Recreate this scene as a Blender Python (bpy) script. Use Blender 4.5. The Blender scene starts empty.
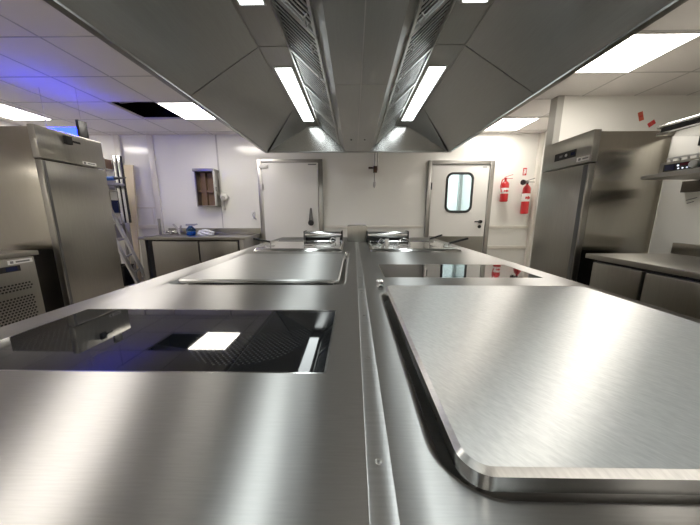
import bpy, bmesh, math, random
from mathutils import Vector, Matrix
random.seed(7)
S = bpy.context.scene
COL = S.collection
PI = math.pi

# ------------------------------------------------------------------ materials
def new_mat(name):
    m = bpy.data.materials.new(name); m.use_nodes = True
    nt = m.node_tree
    return m, nt, nt.nodes['Principled BSDF']

def plain(name, col, rough=.5, metal=0., spec=.5, bump=0., bscale=60., coat=0.):
    m, nt, b = new_mat(name)
    b.inputs['Base Color'].default_value = (*col, 1)
    b.inputs['Roughness'].default_value = rough
    b.inputs['Metallic'].default_value = metal
    b.inputs['Specular IOR Level'].default_value = spec
    b.inputs['Coat Weight'].default_value = coat
    if bump:
        tc = nt.nodes.new('ShaderNodeTexCoord')
        n = nt.nodes.new('ShaderNodeTexNoise'); n.inputs['Scale'].default_value = bscale
        bp = nt.nodes.new('ShaderNodeBump'); bp.inputs['Strength'].default_value = bump
        bp.inputs['Distance'].default_value = .01
        nt.links.new(tc.outputs['Object'], n.inputs['Vector'])
        nt.links.new(n.outputs['Fac'], bp.inputs['Height'])
        nt.links.new(bp.outputs['Normal'], b.inputs['Normal'])
    return m

def steel(name, col=(.6, .59, .57), rough=.25, aniso=.7, tangent=(0, 1, 0), grain=(6, 260, 260), gstr=.1, wave=0., wscale=2.5, rot=0.):
    """brushed stainless steel: fine grain stretched along one axis, optional gentle sheet waviness"""
    m, nt, b = new_mat(name); N, L = nt.nodes, nt.links
    b.inputs['Metallic'].default_value = 1
    tc = N.new('ShaderNodeTexCoord')
    mp = N.new('ShaderNodeMapping'); mp.inputs['Scale'].default_value = grain
    if rot:
        m0 = N.new('ShaderNodeMapping'); m0.inputs['Rotation'].default_value = (0, 0, rot)
        L.new(tc.outputs['Object'], m0.inputs['Vector']); L.new(m0.outputs['Vector'], mp.inputs['Vector'])
    else: L.new(tc.outputs['Object'], mp.inputs['Vector'])
    n = N.new('ShaderNodeTexNoise'); n.inputs['Scale'].default_value = 1; n.inputs['Detail'].default_value = 3
    L.new(mp.outputs['Vector'], n.inputs['Vector'])
    mr = N.new('ShaderNodeMapRange')
    mr.inputs['From Min'].default_value = .3; mr.inputs['From Max'].default_value = .7
    mr.inputs['To Min'].default_value = 1 - gstr * 1.5; mr.inputs['To Max'].default_value = 1
    L.new(n.outputs['Fac'], mr.inputs['Value'])
    mx = N.new('ShaderNodeMix'); mx.data_type = 'RGBA'; mx.blend_type = 'MULTIPLY'
    mx.inputs[0].default_value = 1
    mx.inputs[6].default_value = (*col, 1)
    L.new(mr.outputs['Result'], mx.inputs[7])
    L.new(mx.outputs[2], b.inputs['Base Color'])
    b.inputs['Roughness'].default_value = rough
    b.inputs['Anisotropic'].default_value = aniso
    if aniso:
        cv = N.new('ShaderNodeCombineXYZ')
        for i in range(3): cv.inputs[i].default_value = tangent[i]
        L.new(cv.outputs[0], b.inputs['Tangent'])
    if wave:
        nw = N.new('ShaderNodeTexNoise'); nw.inputs['Scale'].default_value = wscale; nw.inputs['Detail'].default_value = 1
        L.new(tc.outputs['Object'], nw.inputs['Vector'])
        bp = N.new('ShaderNodeBump'); bp.inputs['Strength'].default_value = wave; bp.inputs['Distance'].default_value = .05
        L.new(nw.outputs['Fac'], bp.inputs['Height']); L.new(bp.outputs['Normal'], b.inputs['Normal'])
    return m

def emit(name, col, s):
    m, nt, b = new_mat(name)
    b.inputs['Base Color'].default_value = (*col, 1)
    b.inputs['Emission Color'].default_value = (*col, 1)
    b.inputs['Emission Strength'].default_value = s
    return m

def glass(name, col=(1, 1, 1), rough=0., ior=1.3):
    m, nt, b = new_mat(name)
    b.inputs['Base Color'].default_value = (*col, 1)
    b.inputs['Transmission Weight'].default_value = 1
    b.inputs['Roughness'].default_value = rough; b.inputs['IOR'].default_value = ior
    return m

def hob_glass(name):
    """black ceramic glass with a faint printed dot screen on the cooking zones"""
    m, nt, b = new_mat(name); N, L = nt.nodes, nt.links
    b.inputs['Roughness'].default_value = .03
    b.inputs['Specular IOR Level'].default_value = .5
    tc = N.new('ShaderNodeTexCoord'); mp = N.new('ShaderNodeMapping')
    mp.inputs['Scale'].default_value = (110, 110, 110); mp.inputs['Rotation'].default_value = (0, 0, .785)
    L.new(tc.outputs['Object'], mp.inputs['Vector'])
    sx = N.new('ShaderNodeSeparateXYZ'); L.new(mp.outputs['Vector'], sx.inputs[0])
    prod = []
    for i in (0, 1):
        s = N.new('ShaderNodeMath'); s.operation = 'SINE'
        k = N.new('ShaderNodeMath'); k.operation = 'MULTIPLY'; k.inputs[1].default_value = 6.283
        L.new(sx.outputs[i], k.inputs[0]); L.new(k.outputs[0], s.inputs[0]); prod.append(s)
    ad = N.new('ShaderNodeMath'); ad.operation = 'ADD'
    L.new(prod[0].outputs[0], ad.inputs[0]); L.new(prod[1].outputs[0], ad.inputs[1])
    gt = N.new('ShaderNodeMath'); gt.operation = 'GREATER_THAN'; gt.inputs[1].default_value = 1.0
    L.new(ad.outputs[0], gt.inputs[0])
    # two round zones
    sp = N.new('ShaderNodeSeparateXYZ'); L.new(tc.outputs['Object'], sp.inputs[0])
    ab = N.new('ShaderNodeMath'); ab.operation = 'ABSOLUTE'; L.new(sp.outputs[0], ab.inputs[0])
    sb = N.new('ShaderNodeMath'); sb.operation = 'SUBTRACT'; sb.inputs[1].default_value = .2; L.new(ab.outputs[0], sb.inputs[0])
    x2 = N.new('ShaderNodeMath'); x2.operation = 'POWER'; x2.inputs[1].default_value = 2
    x3 = N.new('ShaderNodeMath'); x3.operation = 'ABSOLUTE'; L.new(sb.outputs[0], x3.inputs[0]); L.new(x3.outputs[0], x2.inputs[0])
    y1 = N.new('ShaderNodeMath'); y1.operation = 'ABSOLUTE'; L.new(sp.outputs[1], y1.inputs[0])
    y2 = N.new('ShaderNodeMath'); y2.operation = 'POWER'; y2.inputs[1].default_value = 2; L.new(y1.outputs[0], y2.inputs[0])
    rr = N.new('ShaderNodeMath'); rr.operation = 'ADD'; L.new(x2.outputs[0], rr.inputs[0]); L.new(y2.outputs[0], rr.inputs[1])
    lt = N.new('ShaderNodeMath'); lt.operation = 'LESS_THAN'; lt.inputs[1].default_value = .145 ** 2; L.new(rr.outputs[0], lt.inputs[0])
    mu = N.new('ShaderNodeMath'); mu.operation = 'MULTIPLY'; L.new(gt.outputs[0], mu.inputs[0]); L.new(lt.outputs[0], mu.inputs[1])
    mx = N.new('ShaderNodeMix'); mx.data_type = 'RGBA'
    mx.inputs[6].default_value = (.006, .007, .009, 1); mx.inputs[7].default_value = (.045, .048, .052, 1)
    L.new(mu.outputs[0], mx.inputs[0]); L.new(mx.outputs[2], b.inputs['Base Color'])
    return m

def floor_mat():
    m, nt, b = new_mat('floor tile'); N, L = nt.nodes, nt.links
    tc = N.new('ShaderNodeTexCoord')
    br = N.new('ShaderNodeTexBrick'); br.offset = 0; br.inputs['Scale'].default_value = 1
    br.inputs['Brick Width'].default_value = .3; br.inputs['Row Height'].default_value = .3; br.inputs['Mortar Size'].default_value = .004
    br.inputs['Color1'].default_value = (.3, .27, .24, 1); br.inputs['Color2'].default_value = (.33, .3, .27, 1)
    br.inputs['Mortar'].default_value = (.18, .17, .16, 1)
    L.new(tc.outputs['Object'], br.inputs['Vector']); L.new(br.outputs['Color'], b.inputs['Base Color'])
    b.inputs['Roughness'].default_value = .45
    return m

def wood_mat(name, a, c):
    m, nt, b = new_mat(name); N, L = nt.nodes, nt.links
    tc = N.new('ShaderNodeTexCoord'); mp = N.new('ShaderNodeMapping'); mp.inputs['Scale'].default_value = (14, 14, 1.2)
    n = N.new('ShaderNodeTexNoise'); n.inputs['Scale'].default_value = 3; n.inputs['Detail'].default_value = 4
    r = N.new('ShaderNodeValToRGB'); r.color_ramp.elements[0].color = (*a, 1); r.color_ramp.elements[1].color = (*c, 1)
    L.new(tc.outputs['Object'], mp.inputs['Vector']); L.new(mp.outputs['Vector'], n.inputs['Vector'])
    L.new(n.outputs['Fac'], r.inputs['Fac']); L.new(r.outputs['Color'], b.inputs['Base Color'])
    b.inputs['Roughness'].default_value = .6
    return m

M = dict(
    top=steel('brushed worktop steel', (.43, .426, .416), .36, 1.0, (0, 1, 0), (25, 420, 60), .055),
    lid=steel('sanded lid steel', (.78, .775, .755), .37, .97, (.93, .37, 0), (300, 70, 60), .1, rot=-.64),
    lidx=steel('brushed lid steel', (.6, .6, .59), .38, .9, (0, 1, 0), (10, 200, 60), .08),
    polish=steel('polished steel', (.72, .72, .71), .12, 0, gstr=.02),
    hood=steel('hood steel', (.37, .37, .357), .31, .6, (1, 1, 0), (120, 8, 120), .04),
    fridge=steel('fridge steel', (.41, .397, .362), .3, .85, (1, 1, 0), (120, 120, 6), .05),
    side=steel('fridge side steel', (.5, .475, .42), .21, .92, (1, 0, 0), (120, 120, 6), .04, .05, 2.0),
    baffle=steel('baffle steel', (.62, .62, .6), .3, 0, gstr=.03),
    endp=steel('polished hood sheet', (.46, .46, .45), .16, .6, (0, 0, 1), (120, 8, 120), .03),
    alu=steel('aluminium', (.66, .66, .66), .35, 0, gstr=.05),
    wall=plain('white wall panel', (.85, .84, .8), .13, bump=.02, bscale=4),
    pvc=plain('white trim plastic', (.74, .71, .65), .3),
    ceil=plain('ceiling tile', (.8, .77, .75), .75, bump=.06, bscale=220),
    grid=plain('ceiling grid metal', (.52, .5, .49), .5),
    floor=floor_mat(),
    door=plain('white door laminate', (.8, .79, .76), .3),
    guard=plain('grey corner guard', (.42, .41, .38), .5, .5),
    frame=steel('door frame steel', (.42, .41, .39), .32, 0, gstr=.04),
    black=plain('black plastic', (.012, .012, .013), .35),
    rubber=plain('dark seal rubber', (.02, .02, .021), .6),
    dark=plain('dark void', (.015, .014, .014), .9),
    red=plain('extinguisher red', (.55, .015, .02), .28, coat=.5),
    redp=plain('red print', (.62, .05, .05), .5),
    orange=plain('orange red sticker', (.6, .12, .07), .5),
    white=plain('white label', (.85, .84, .82), .4),
    grey=plain('grey print', (.2, .2, .21), .5),
    gunmetal=plain('dark grey lever metal', (.12, .12, .12), .35, .5),
    display=plain('navy display', (.02, .025, .07), .15),
    board=wood_mat('pale board', (.62, .52, .38), (.72, .63, .48)),
    brown=wood_mat('brown board', (.13, .08, .05), (.22, .14, .09)),
    card=plain('cardboard', (.3, .2, .13), .8, bump=.1, bscale=40),
    blue=plain('blue plastic', (.02, .13, .45), .3),
    lilac=plain('grey plastic crate', (.35, .35, .42), .5),
    navy=plain('dark blue plastic', (.015, .03, .12), .4),
    film=glass('clear plastic film', (.95, .96, .98), .15, 1.2),
    pane=glass('window pane', (.93, .98, 1), 0, 1.02),
    bluglass=glass('blue liquid', (.25, .5, .95), .02, 1.33),
    hob=hob_glass('black ceramic glass'),
    panel=emit('ceiling lamp diffuser', (1, .945, .86), 13),
    tube=emit('hood lamp diffuser', (.93, 1, 1), 5),
    corr=emit('corridor lamp diffuser', (.78, .95, 1), 9),
    uv=emit('blue lamp tube', (.006, .013, 1), 16),
    uvcyan=emit('cyan lamp tube', (.05, .4, 1), 2),
    uvback=plain('blue lamp reflector', (.1, .15, .9), .4),
    amber=emit('display digits', (.75, .8, .9), 1.0),
)

# ------------------------------------------------------------------ mesh builder
class MB:
    def __init__(s): s.bm = bmesh.new()
    def box(s, x0, x1, y0, y1, z0, z1, bev=0., seg=2):
        b = bmesh.new()
        bmesh.ops.create_cube(b, size=1)
        for v in b.verts:
            v.co = Vector((x0 + (v.co.x + .5) * (x1 - x0), y0 + (v.co.y + .5) * (y1 - y0), z0 + (v.co.z + .5) * (z1 - z0)))
        if bev: bmesh.ops.bevel(b, geom=b.edges[:], offset=bev, segments=seg, affect='EDGES', profile=.6)
        return s._merge(b)
    def _merge(s, b, mat=None):
        if mat is not None: bmesh.ops.transform(b, matrix=mat, verts=b.verts)
        me = bpy.data.meshes.new('t'); b.to_mesh(me); b.free()
        s.bm.from_mesh(me); bpy.data.meshes.remove(me)
        return s
    def obox(s, size, loc, rot=(0, 0, 0), bev=0.):
        b = bmesh.new(); bmesh.ops.create_cube(b, size=1)
        for v in b.verts: v.co = Vector((v.co.x * size[0], v.co.y * size[1], v.co.z * size[2]))
        if bev: bmesh.ops.bevel(b, geom=b.edges[:], offset=bev, segments=2, affect='EDGES')
        from mathutils import Euler
        return s._merge(b, Matrix.Translation(loc) @ Euler(rot).to_matrix().to_4x4())
    def cyl(s, p0, p1, r, r2=None, n=20, bev=0.):
        p0, p1 = Vector(p0), Vector(p1); d = p1 - p0
        b = bmesh.new()
        bmesh.ops.create_cone(b, cap_ends=True, segments=n, radius1=r, radius2=r if r2 is None else r2, depth=d.length)
        if bev:
            es = [e for e in b.edges if abs(e.verts[0].co.z - e.verts[1].co.z) < 1e-6]
            bmesh.ops.bevel(b, geom=es, offset=bev, segments=2, affect='EDGES')
        return s._merge(b, Matrix.Translation((p0 + p1) / 2) @ d.to_track_quat('Z', 'Y').to_matrix().to_4x4())
    def bar(s, p0, p1, w, h, up=(0, 0, 1)):
        p0, p1 = Vector(p0), Vector(p1); d = (p1 - p0).normalized()
        sx = d.cross(Vector(up)).normalized(); u = sx.cross(d).normalized()
        b = s.bm; vs = []
        for p in (p0, p1):
            for a, c in ((-1, -1), (1, -1), (1, 1), (-1, 1)): vs.append(b.verts.new(p + sx * a * w / 2 + u * c * h / 2))
        for f in ((3, 2, 1, 0), (4, 5, 6, 7), (0, 1, 5, 4), (1, 2, 6, 5), (2, 3, 7, 6), (3, 0, 4, 7)): b.faces.new([vs[i] for i in f])
        return s
    def tube(s, pts, r, n=10, closed=False):
        pts = [Vector(p) for p in pts]; b = s.bm; rings = []; N = len(pts)
        nrm = None
        for i, p in enumerate(pts):
            if closed: t = (pts[(i + 1) % N] - pts[i - 1]).normalized()
            else: t = ((pts[i + 1] if i < N - 1 else p) - (pts[i - 1] if i else p)).normalized()
            if nrm is None: nrm = t.orthogonal().normalized()
            nrm = (nrm - t * nrm.dot(t)).normalized(); bn = t.cross(nrm)
            rings.append([b.verts.new(p + (nrm * math.cos(k * 2 * PI / n) + bn * math.sin(k * 2 * PI / n)) * r) for k in range(n)])
        for i in range(N if closed else N - 1):
            A, B = rings[i], rings[(i + 1) % N]
            for k in range(n): b.faces.new((A[k], A[(k + 1) % n], B[(k + 1) % n], B[k]))
        if not closed:
            b.faces.new(rings[0][::-1]); b.faces.new(rings[-1])
        return s
    def lathe(s, prof, c, axis='Z', n=24):
        """prof: (radius, height) list, revolved round an axis through c"""
        b = s.bm; rings = []
        def P(r, h, a):
            x, y = r * math.cos(a), r * math.sin(a)
            v = {'Z': (x, y, h), 'Y': (x, h, y), 'X': (h, x, y)}[axis]
            return Vector(c) + Vector(v)
        for r, h in prof: rings.append([b.verts.new(P(max(r, 1e-4), h, k * 2 * PI / n)) for k in range(n)])
        for A, B in zip(rings, rings[1:]):
            for k in range(n): b.faces.new((A[k], A[(k + 1) % n], B[(k + 1) % n], B[k]))
        b.faces.new(rings[0][::-1]); b.faces.new(rings[-1])
        return s
    def poly(s, pts):
        s.bm.faces.new([s.bm.verts.new(p) for p in pts]); return s
    def slab(s, pts, th):
        """polygon given thickness th along its own normal"""
        v = [Vector(p) for p in pts]; n = (v[1] - v[0]).cross(v[2] - v[0]).normalized() * th
        A = [s.bm.verts.new(p) for p in v]; B = [s.bm.verts.new(p - n) for p in v]
        s.bm.faces.new(A); s.bm.faces.new(B[::-1]); k = len(v)
        for i in range(k): s.bm.faces.new((A[i], B[i], B[(i + 1) % k], A[(i + 1) % k]))
        return s
    def loft(s, loops, cap0=False, cap1=False):
        b = s.bm; R = [[b.verts.new(p) for p in L] for L in loops]; n = len(R[0])
        for A, B in zip(R, R[1:]):
            for k in range(n): b.faces.new((A[k], A[(k + 1) % n], B[(k + 1) % n], B[k]))
        if cap0: b.faces.new(R[0][::-1])
        if cap1: b.faces.new(R[-1])
        return s
    def sheet(s, outer, holes, axis='z', flip=False):
        """flat sheet with holes; all loops are lists of 3D points in one plane"""
        b = bmesh.new(); es = []
        for L in [outer] + holes:
            vs = [b.verts.new(p) for p in L]
            es += [b.edges.new((vs[i], vs[(i + 1) % len(vs)])) for i in range(len(vs))]
        n = {'z': (0, 0, 1), 'y': (0, -1, 0), 'x': (1, 0, 0)}[axis]
        bmesh.ops.triangle_fill(b, use_beauty=True, use_dissolve=False, edges=es, normal=n)
        return s._merge(b)
    def done(s, name, mat, parent=None, base=None, smooth=None):
        bmesh.ops.remove_doubles(s.bm, verts=s.bm.verts, dist=1e-6)
        bmesh.ops.recalc_face_normals(s.bm, faces=s.bm.faces)
        o0 = Vector((0, 0, 0))
        if parent is not None:
            r = parent
            while r.parent: r = r.parent
            o0 = Vector(r.location)
        elif base is not None: o0 = Vector(base)
        for v in s.bm.verts: v.co -= o0
        me = bpy.data.meshes.new(name); s.bm.to_mesh(me); s.bm.free()
        me.materials.append(M[mat] if isinstance(mat, str) else mat)
        ang = 35 if smooth is None else smooth
        if ang:
            for p in me.polygons: p.use_smooth = True
            me.set_sharp_from_angle(angle=math.radians(ang))
        o = bpy.data.objects.new(name, me); COL.objects.link(o)
        if parent is not None: o.parent = parent
        else: o.location = o0
        return o

def rr(x0, x1, y0, y1, r, z, n=8, plane='xy'):
    """rounded rectangle loop, counter-clockwise"""
    out = []
    for cx, cy, a0 in ((x1 - r, y1 - r, 0), (x0 + r, y1 - r, 90), (x0 + r, y0 + r, 180), (x1 - r, y0 + r, 270)):
        for k in range(n + 1):
            a = math.radians(a0 + 90 * k / n)
            p = (cx + r * math.cos(a), cy + r * math.sin(a))
            out.append((p[0], p[1], z) if plane == 'xy' else (p[0], z, p[1]))
    return out

def thing(name, label, cat, loc, group=None):
    o = bpy.data.objects.new(name, None); COL.objects.link(o); o.location = loc
    o.empty_display_size = .05
    return tag(o, label, cat, group)
def tag(o, label=None, cat=None, group=None):
    if label: o['label'] = label
    if cat: o['category'] = cat
    if group: o['group'] = group
    return o
def struct(o): o['kind'] = 'structure'; return o
def clone(root, loc, label=None):
    r = root.copy(); COL.objects.link(r); r.location = loc
    if label: r['label'] = label
    for ch in list(root.children):
        c = ch.copy(); COL.objects.link(c); c.parent = r
        for g in list(ch.children):
            d = g.copy(); COL.objects.link(d); d.parent = c
    return r

# ------------------------------------------------------------------ room shell
CZ = 2.56
WB = 4.87            # back wall
XL, XR, YF = -5.2, 5.2, -2.6
struct(MB().box(XL - .1, XR + .1, YF - .1, WB + 2.2, -.1, 0).done('floor', 'floor'))
# ceiling: one sheet with an open tile
HX0, HX1, HY0, HY1 = -3.05, -2.47, 3.51, 4.09
c = MB()
c.sheet([(XL, YF, CZ), (XR, YF, CZ), (XR, WB, CZ), (XL, WB, CZ)], [[(HX0, HY0, CZ), (HX1, HY0, CZ), (HX1, HY1, CZ), (HX0, HY1, CZ)]])
c.sheet([(XL, YF, CZ + .02), (XR, YF, CZ + .02), (XR, WB, CZ + .02), (XL, WB, CZ + .02)], [[(HX0, HY0, CZ + .02), (HX1, HY0, CZ + .02), (HX1, HY1, CZ + .02), (HX0, HY1, CZ + .02)]])
c.loft([[(HX0, HY0, CZ), (HX1, HY0, CZ), (HX1, HY1, CZ), (HX0, HY1, CZ)], [(HX0, HY0, CZ + .02), (HX1, HY0, CZ + .02), (HX1, HY1, CZ + .02), (HX0, HY1, CZ + .02)]])
ceil = struct(c.done('ceiling', 'ceil'))
# the dark void over the open tile
v = MB()
for b_ in ((HX0 - .3, HX1 + .3, HY0 - .3, HY1 + .3, CZ + .5, CZ + .52), (HX0 - .32, HX0 - .3, HY0 - .3, HY1 + .3, CZ + .021, CZ + .52), (HX1 + .3, HX1 + .32, HY0 - .3, HY1 + .3, CZ + .021, CZ + .52),
           (HX0 - .3, HX1 + .3, HY0 - .32, HY0 - .3, CZ + .021, CZ + .52), (HX0 - .3, HX1 + .3, HY1 + .3, HY1 + .32, CZ + .021, CZ + .52)): v.box(*b_)
v.done('ceiling_void', 'dark', ceil)
MB().cyl((HX0 - .2, 3.95, CZ + .2), (HX1 + .2, 3.72, CZ + .2), .05).done('duct', 'grid', ceil)
# T-bar grid
g = MB()
ys = [2.30 + .6 * k for k in range(-8, 5)]
xsl = [-2.46 + .6 * k for k in range(-4, 3)]
xsr = [2.67 + .6 * k for k in range(-2, 5)]
for y in ys:
    g.box(XL, -1.0, y - .006, y + .006, CZ - .003, CZ + .001); g.box(1.1, XR, y - .006, y + .006, CZ - .003, CZ + .001)
for x in xsl + xsr: g.box(x - .006, x + .006, YF, WB, CZ - .003, CZ + .001)
struct(g.done('trim_1', 'grid'))

# back wall with a door opening, as seen between the two doors and beyond
DX0, DX1, DZ1 = 1.36, 2.36, 2.04       # leaf of the porthole door
w = MB()
w.box(XL - .1, DX0, WB, WB + .1, 0, CZ); w.box(DX1, 3.24, WB, WB + .1, 0, CZ); w.box(DX0, DX1, WB, WB + .1, DZ1, CZ)
struct(w.done('wall_back', 'wall'))
struct(MB().box(XL - .1, XL, YF, WB, 0, CZ).done('wall_left', 'wall'))
struct(MB().box(XL - .1, XR + .1, YF - .1, YF, 0, CZ).done('wall_front', 'wall'))
struct(MB().box(XR, XR + .1, YF, 3.5, 0, CZ).done('wall_right', 'wall'))
struct(MB().box(3.22, 3.32, 3.5, WB, 0, CZ).done('wall_alcove', 'wall'))
struct(MB().box(2.42, XR, 3.42, 3.5, 0, CZ).done('wall_partition', 'wall'))
struct(MB().box(2.74, 2.82, -1.5, 2.462, 0, 1.86).done('wall_half', 'wall'))
# corner guard of the partition
e = MB(); e.box(2.375, 2.4195, 3.4065, 3.515, 0, CZ - .004); e.box(2.375, 2.45, 3.40, 3.406, 0, CZ - .004)
struct(e.done('trim_2', 'guard'))
# corridor behind the porthole
k = MB()
k.box(.6, 3.2, 6.4, 6.5, 0, 2.5); k.box(.5, .6, WB + .1, 6.5, 0, 2.5); k.box(3.2, 3.3, WB + .1, 6.5, 0, 2.5); k.box(.5, 3.3, WB + .1, 6.5, 2.5, 2.6)
struct(k.done('wall_corridor', 'wall'))
struct(MB().box(2.43, 2.49, 6.3, 6.398, 0, 2.5).done('trim_3', 'frame'))
cl = MB().box(1.3, 2.5, 5.3, 5.9, 2.47, 2.499).done('ceiling_lamp', 'corr', None, (1.9, 5.6, 2.47))
tag(cl, 'lamp lighting the room seen through the porthole of the white door', 'lamp')

# wall panel joints, battens and rails
struct(MB().box(-3.62, -3.52, WB - .03, WB - .0005, 0, CZ - .01, .004).done('trim_4', 'pvc'))
struct(MB().box(-4.2, -4.1, WB - .04, WB - .0005, 0, CZ - .01, .004).done('trim_5', 'pvc'))
struct(MB().box(-2.425, -2.412, WB - .006, WB - .0005, 0, CZ - .01).done('trim_6', 'grid'))
r = MB(); r.box(2.46, 3.21, WB - .025, WB - .0005, .945, .995, .006); r.box(2.46, 3.21, WB - .025, WB - .0005, .57, .63, .006); r.box(2.46, 3.21, WB - .02, WB - .0005, 0, .1)
struct(r.done('trim_7', 'pvc'))
r = MB(); r.box(-.54, 1.27, WB - .025, WB - .0005, .945, .995, .006); r.box(-.54, 1.27, WB - .025, WB - .0005, .57, .63, .006)
struct(r.done('trim_8', 'pvc'))
r = MB(); r.box(-4.09, -3.63, WB - .03, WB - .0005, .93, 1.0, .006); r.box(-4.09, -3.63, WB - .015, WB - .0005, 1.3, 1.33, .003); r.box(-3.7, -3.68, WB - .015, WB - .0005, 1.02, 1.3, .003)
struct(r.done('trim_9', 'pvc'))
struct(MB().box(3.16, 3.2195, WB - .07, WB - .0005, 0, CZ - .01, .012).done('trim_10', 'pvc'))
struct(MB().box(3.2, 3.2195, 3.52, WB - .08, .945, .995, .004).done('trim_11', 'pvc'))

# ------------------------------------------------------------------ doors
# cold room door
d = struct(MB().box(-1.615, -.635, WB - .09, WB - .001, .02, 2.075, .01).done('door_1', 'door'))
f = MB()
f.box(-.628, -.555, WB - .06, WB - .0005, 0, 2.14, .004); f.box(-1.70, -1.622, WB - .06, WB - .0005, 0, 2.14, .004); f.box(-1.622, -.628, WB - .06, WB - .0005, 2.082, 2.14, .004)
f.done('door_frame', 'frame', d)
h = MB()
for zz in (1.98, .3):
    h.box(-1.66, -1.5, WB - .115, WB - .0905, zz, zz + .06, .006)
h.done('hinge', 'white', d)
MB().box(-1.645, -1.60, WB - .12, WB - .0905, 1.62, 1.72, .006).done('hinge_cover', 'grid', d)
h = MB()
h.loft([[(-.765 + (.045 - .028 * t) * math.cos(a), WB - .145 + .02 * t, 1.05 + .24 * t + (.045 - .02 * t) * math.sin(a) * .7) for a in [i * 2 * PI / 16 for i in range(16)]] for t in (0, .33, .66, 1)], True, True)
h.box(-.775, -.755, WB - .13, WB - .0905, 1.03, 1.08)
tag(h.done('door_handle', 'gunmetal', d), 'long tapered grey pull lever')
MB().cyl((-.765, WB - .17, 1.045), (-.765, WB - .12, 1.045), .05, bev=.008).done('handle_knob', 'black', d)
t_ = MB(); t_.box(-.80, -.66, WB - .093, WB - .0905, 2.035, 2.055)
tag(t_.done('name_plate', 'grey', d), 'small dark nameplate')

# porthole door
wx0, wx1, wz0, wz1 = 1.645, 2.075, 1.25, 1.89
m_ = MB()
yb, yf = WB + .005, WB - .04
outer = [(DX0 + .004, yf, .02), (DX1 - .004, yf, .02), (DX1 - .004, yf, DZ1 - .004), (DX0 + .004, yf, DZ1 - .004)]
hole = rr(wx0, wx1, wz0, wz1, .09, yf, plane='xz')
m_.sheet(outer, [hole], 'y')
ob = [(p[0], yb, p[2]) for p in outer]; hb = [(p[0], yb, p[2]) for p in hole]
m_.sheet(ob, [hb], 'y'); m_.loft([outer, ob]); m_.loft([hole, hb])
d2 = struct(m_.done('door_2', 'door', smooth=30))
f = MB()
f.box(1.285, 1.355, WB - .06, WB - .0005, 0, 2.11, .004); f.box(2.365, 2.435, WB - .06, WB - .0005, 0, 2.11, .004); f.box(1.355, 2.365, WB - .06, WB - .0005, 2.045, 2.11, .004)
f.done('door_frame', 'frame', d2)
a = rr(wx0 - .028, wx1 + .028, wz0 - .028, wz1 + .028, .115, yf - .001, plane='xz')
b1 = rr(wx0 - .022, wx1 + .022, wz0 - .022, wz1 + .022, .11, yf - .014, plane='xz')
b2 = rr(wx0 + .008, wx1 - .008, wz0 + .008, wz1 - .008, .085, yf - .014, plane='xz')
a2 = rr(wx0 + .014, wx1 - .014, wz0 + .014, wz1 - .014, .08, yf - .001, plane='xz')
MB().loft([a, b1, b2, a2, a]).done('window_seal', 'rubber', d2)
pa = rr(wx0 + .001, wx1 - .001, wz0 + .001, wz1 - .001, .089, WB - .018, plane='xz')
MB().loft([pa, [(p[0], p[1] + .006, p[2]) for p in pa]], True, True).done('window_pane', 'pane', d2)
MB().box(DX0 + .01, DX1 - .01, yf - .004, yf - .0005, .03, .80).done('kick_plate', 'fridge', d2)
h = MB(); h.cyl((2.265, yf - .001, 1.065), (2.265, yf - .05, 1.065), .028, bev=.004); h.tube([(2.265, yf - .05, 1.065), (2.2, yf - .06, 1.066), (2.15, yf - .055, 1.066)], .012)
h.done('door_handle', 'black', d2)
MB().cyl((2.265, yf - .001, .975), (2.265, yf - .012, .975), .03, bev=.004).done('lock_rosette', 'black', d2)
MB().box(2.13, 2.25, yf - .003, yf - .0005, .93, 1.09).done('lock_plate', 'door', d2)
MB().box(2.24, 2.31, yf - .003, yf - .0005, 1.995, 2.008).done('name_plate', 'grey', d2)
h = MB(); h.cyl((1.36, yf - .015, 1.62), (1.36, yf - .015, 1.74), .012); h.done('hinge', 'black', d2)

# ------------------------------------------------------------------ ceiling lights
def clight(x, y, label, grp=None):
    t = thing('ceiling_light', label, 'light', (x + .3, y + .3, CZ - .012), grp)
    f = MB()
    for b_ in ((x + .01, x + .59, y + .01, y + .025), (x + .01, x + .59, y + .575, y + .59), (x + .01, x + .025, y + .025, y + .575), (x + .575, x + .59, y + .025, y + .575)):
        f.box(*b_, CZ - .012, CZ - .0005)
    f.done('light_frame', 'white', t)
    MB().box(x + .026, x + .574, y + .026, y + .574, CZ - .009, CZ - .001).done('diffuser', 'panel', t)
    return t
clight(-2.46, 3.5, 'square lit ceiling panel beside the open ceiling tile')
clight(-4.98, 3.5, 'lit ceiling panel above the fridge on the left, cut by the photo edge')
clight(2.07, 2.3, 'large square lit ceiling panel above the fridge on the right')
clight(2.07, 4.1, 'small distant lit ceiling panel before the fire extinguishers')
for x, y in ((-2.46, 1.1), (-2.46, -1.9), (2.07, -1.9), (-.2, -2.2), (-4.98, -1.9), (4.2, -1.9)):  # assumed panels out of view, added for room light and worktop reflections
    clight(x, y, 'assumed lit ceiling panel out of view, added to light the room', 'added ceiling panels out of view')

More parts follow.
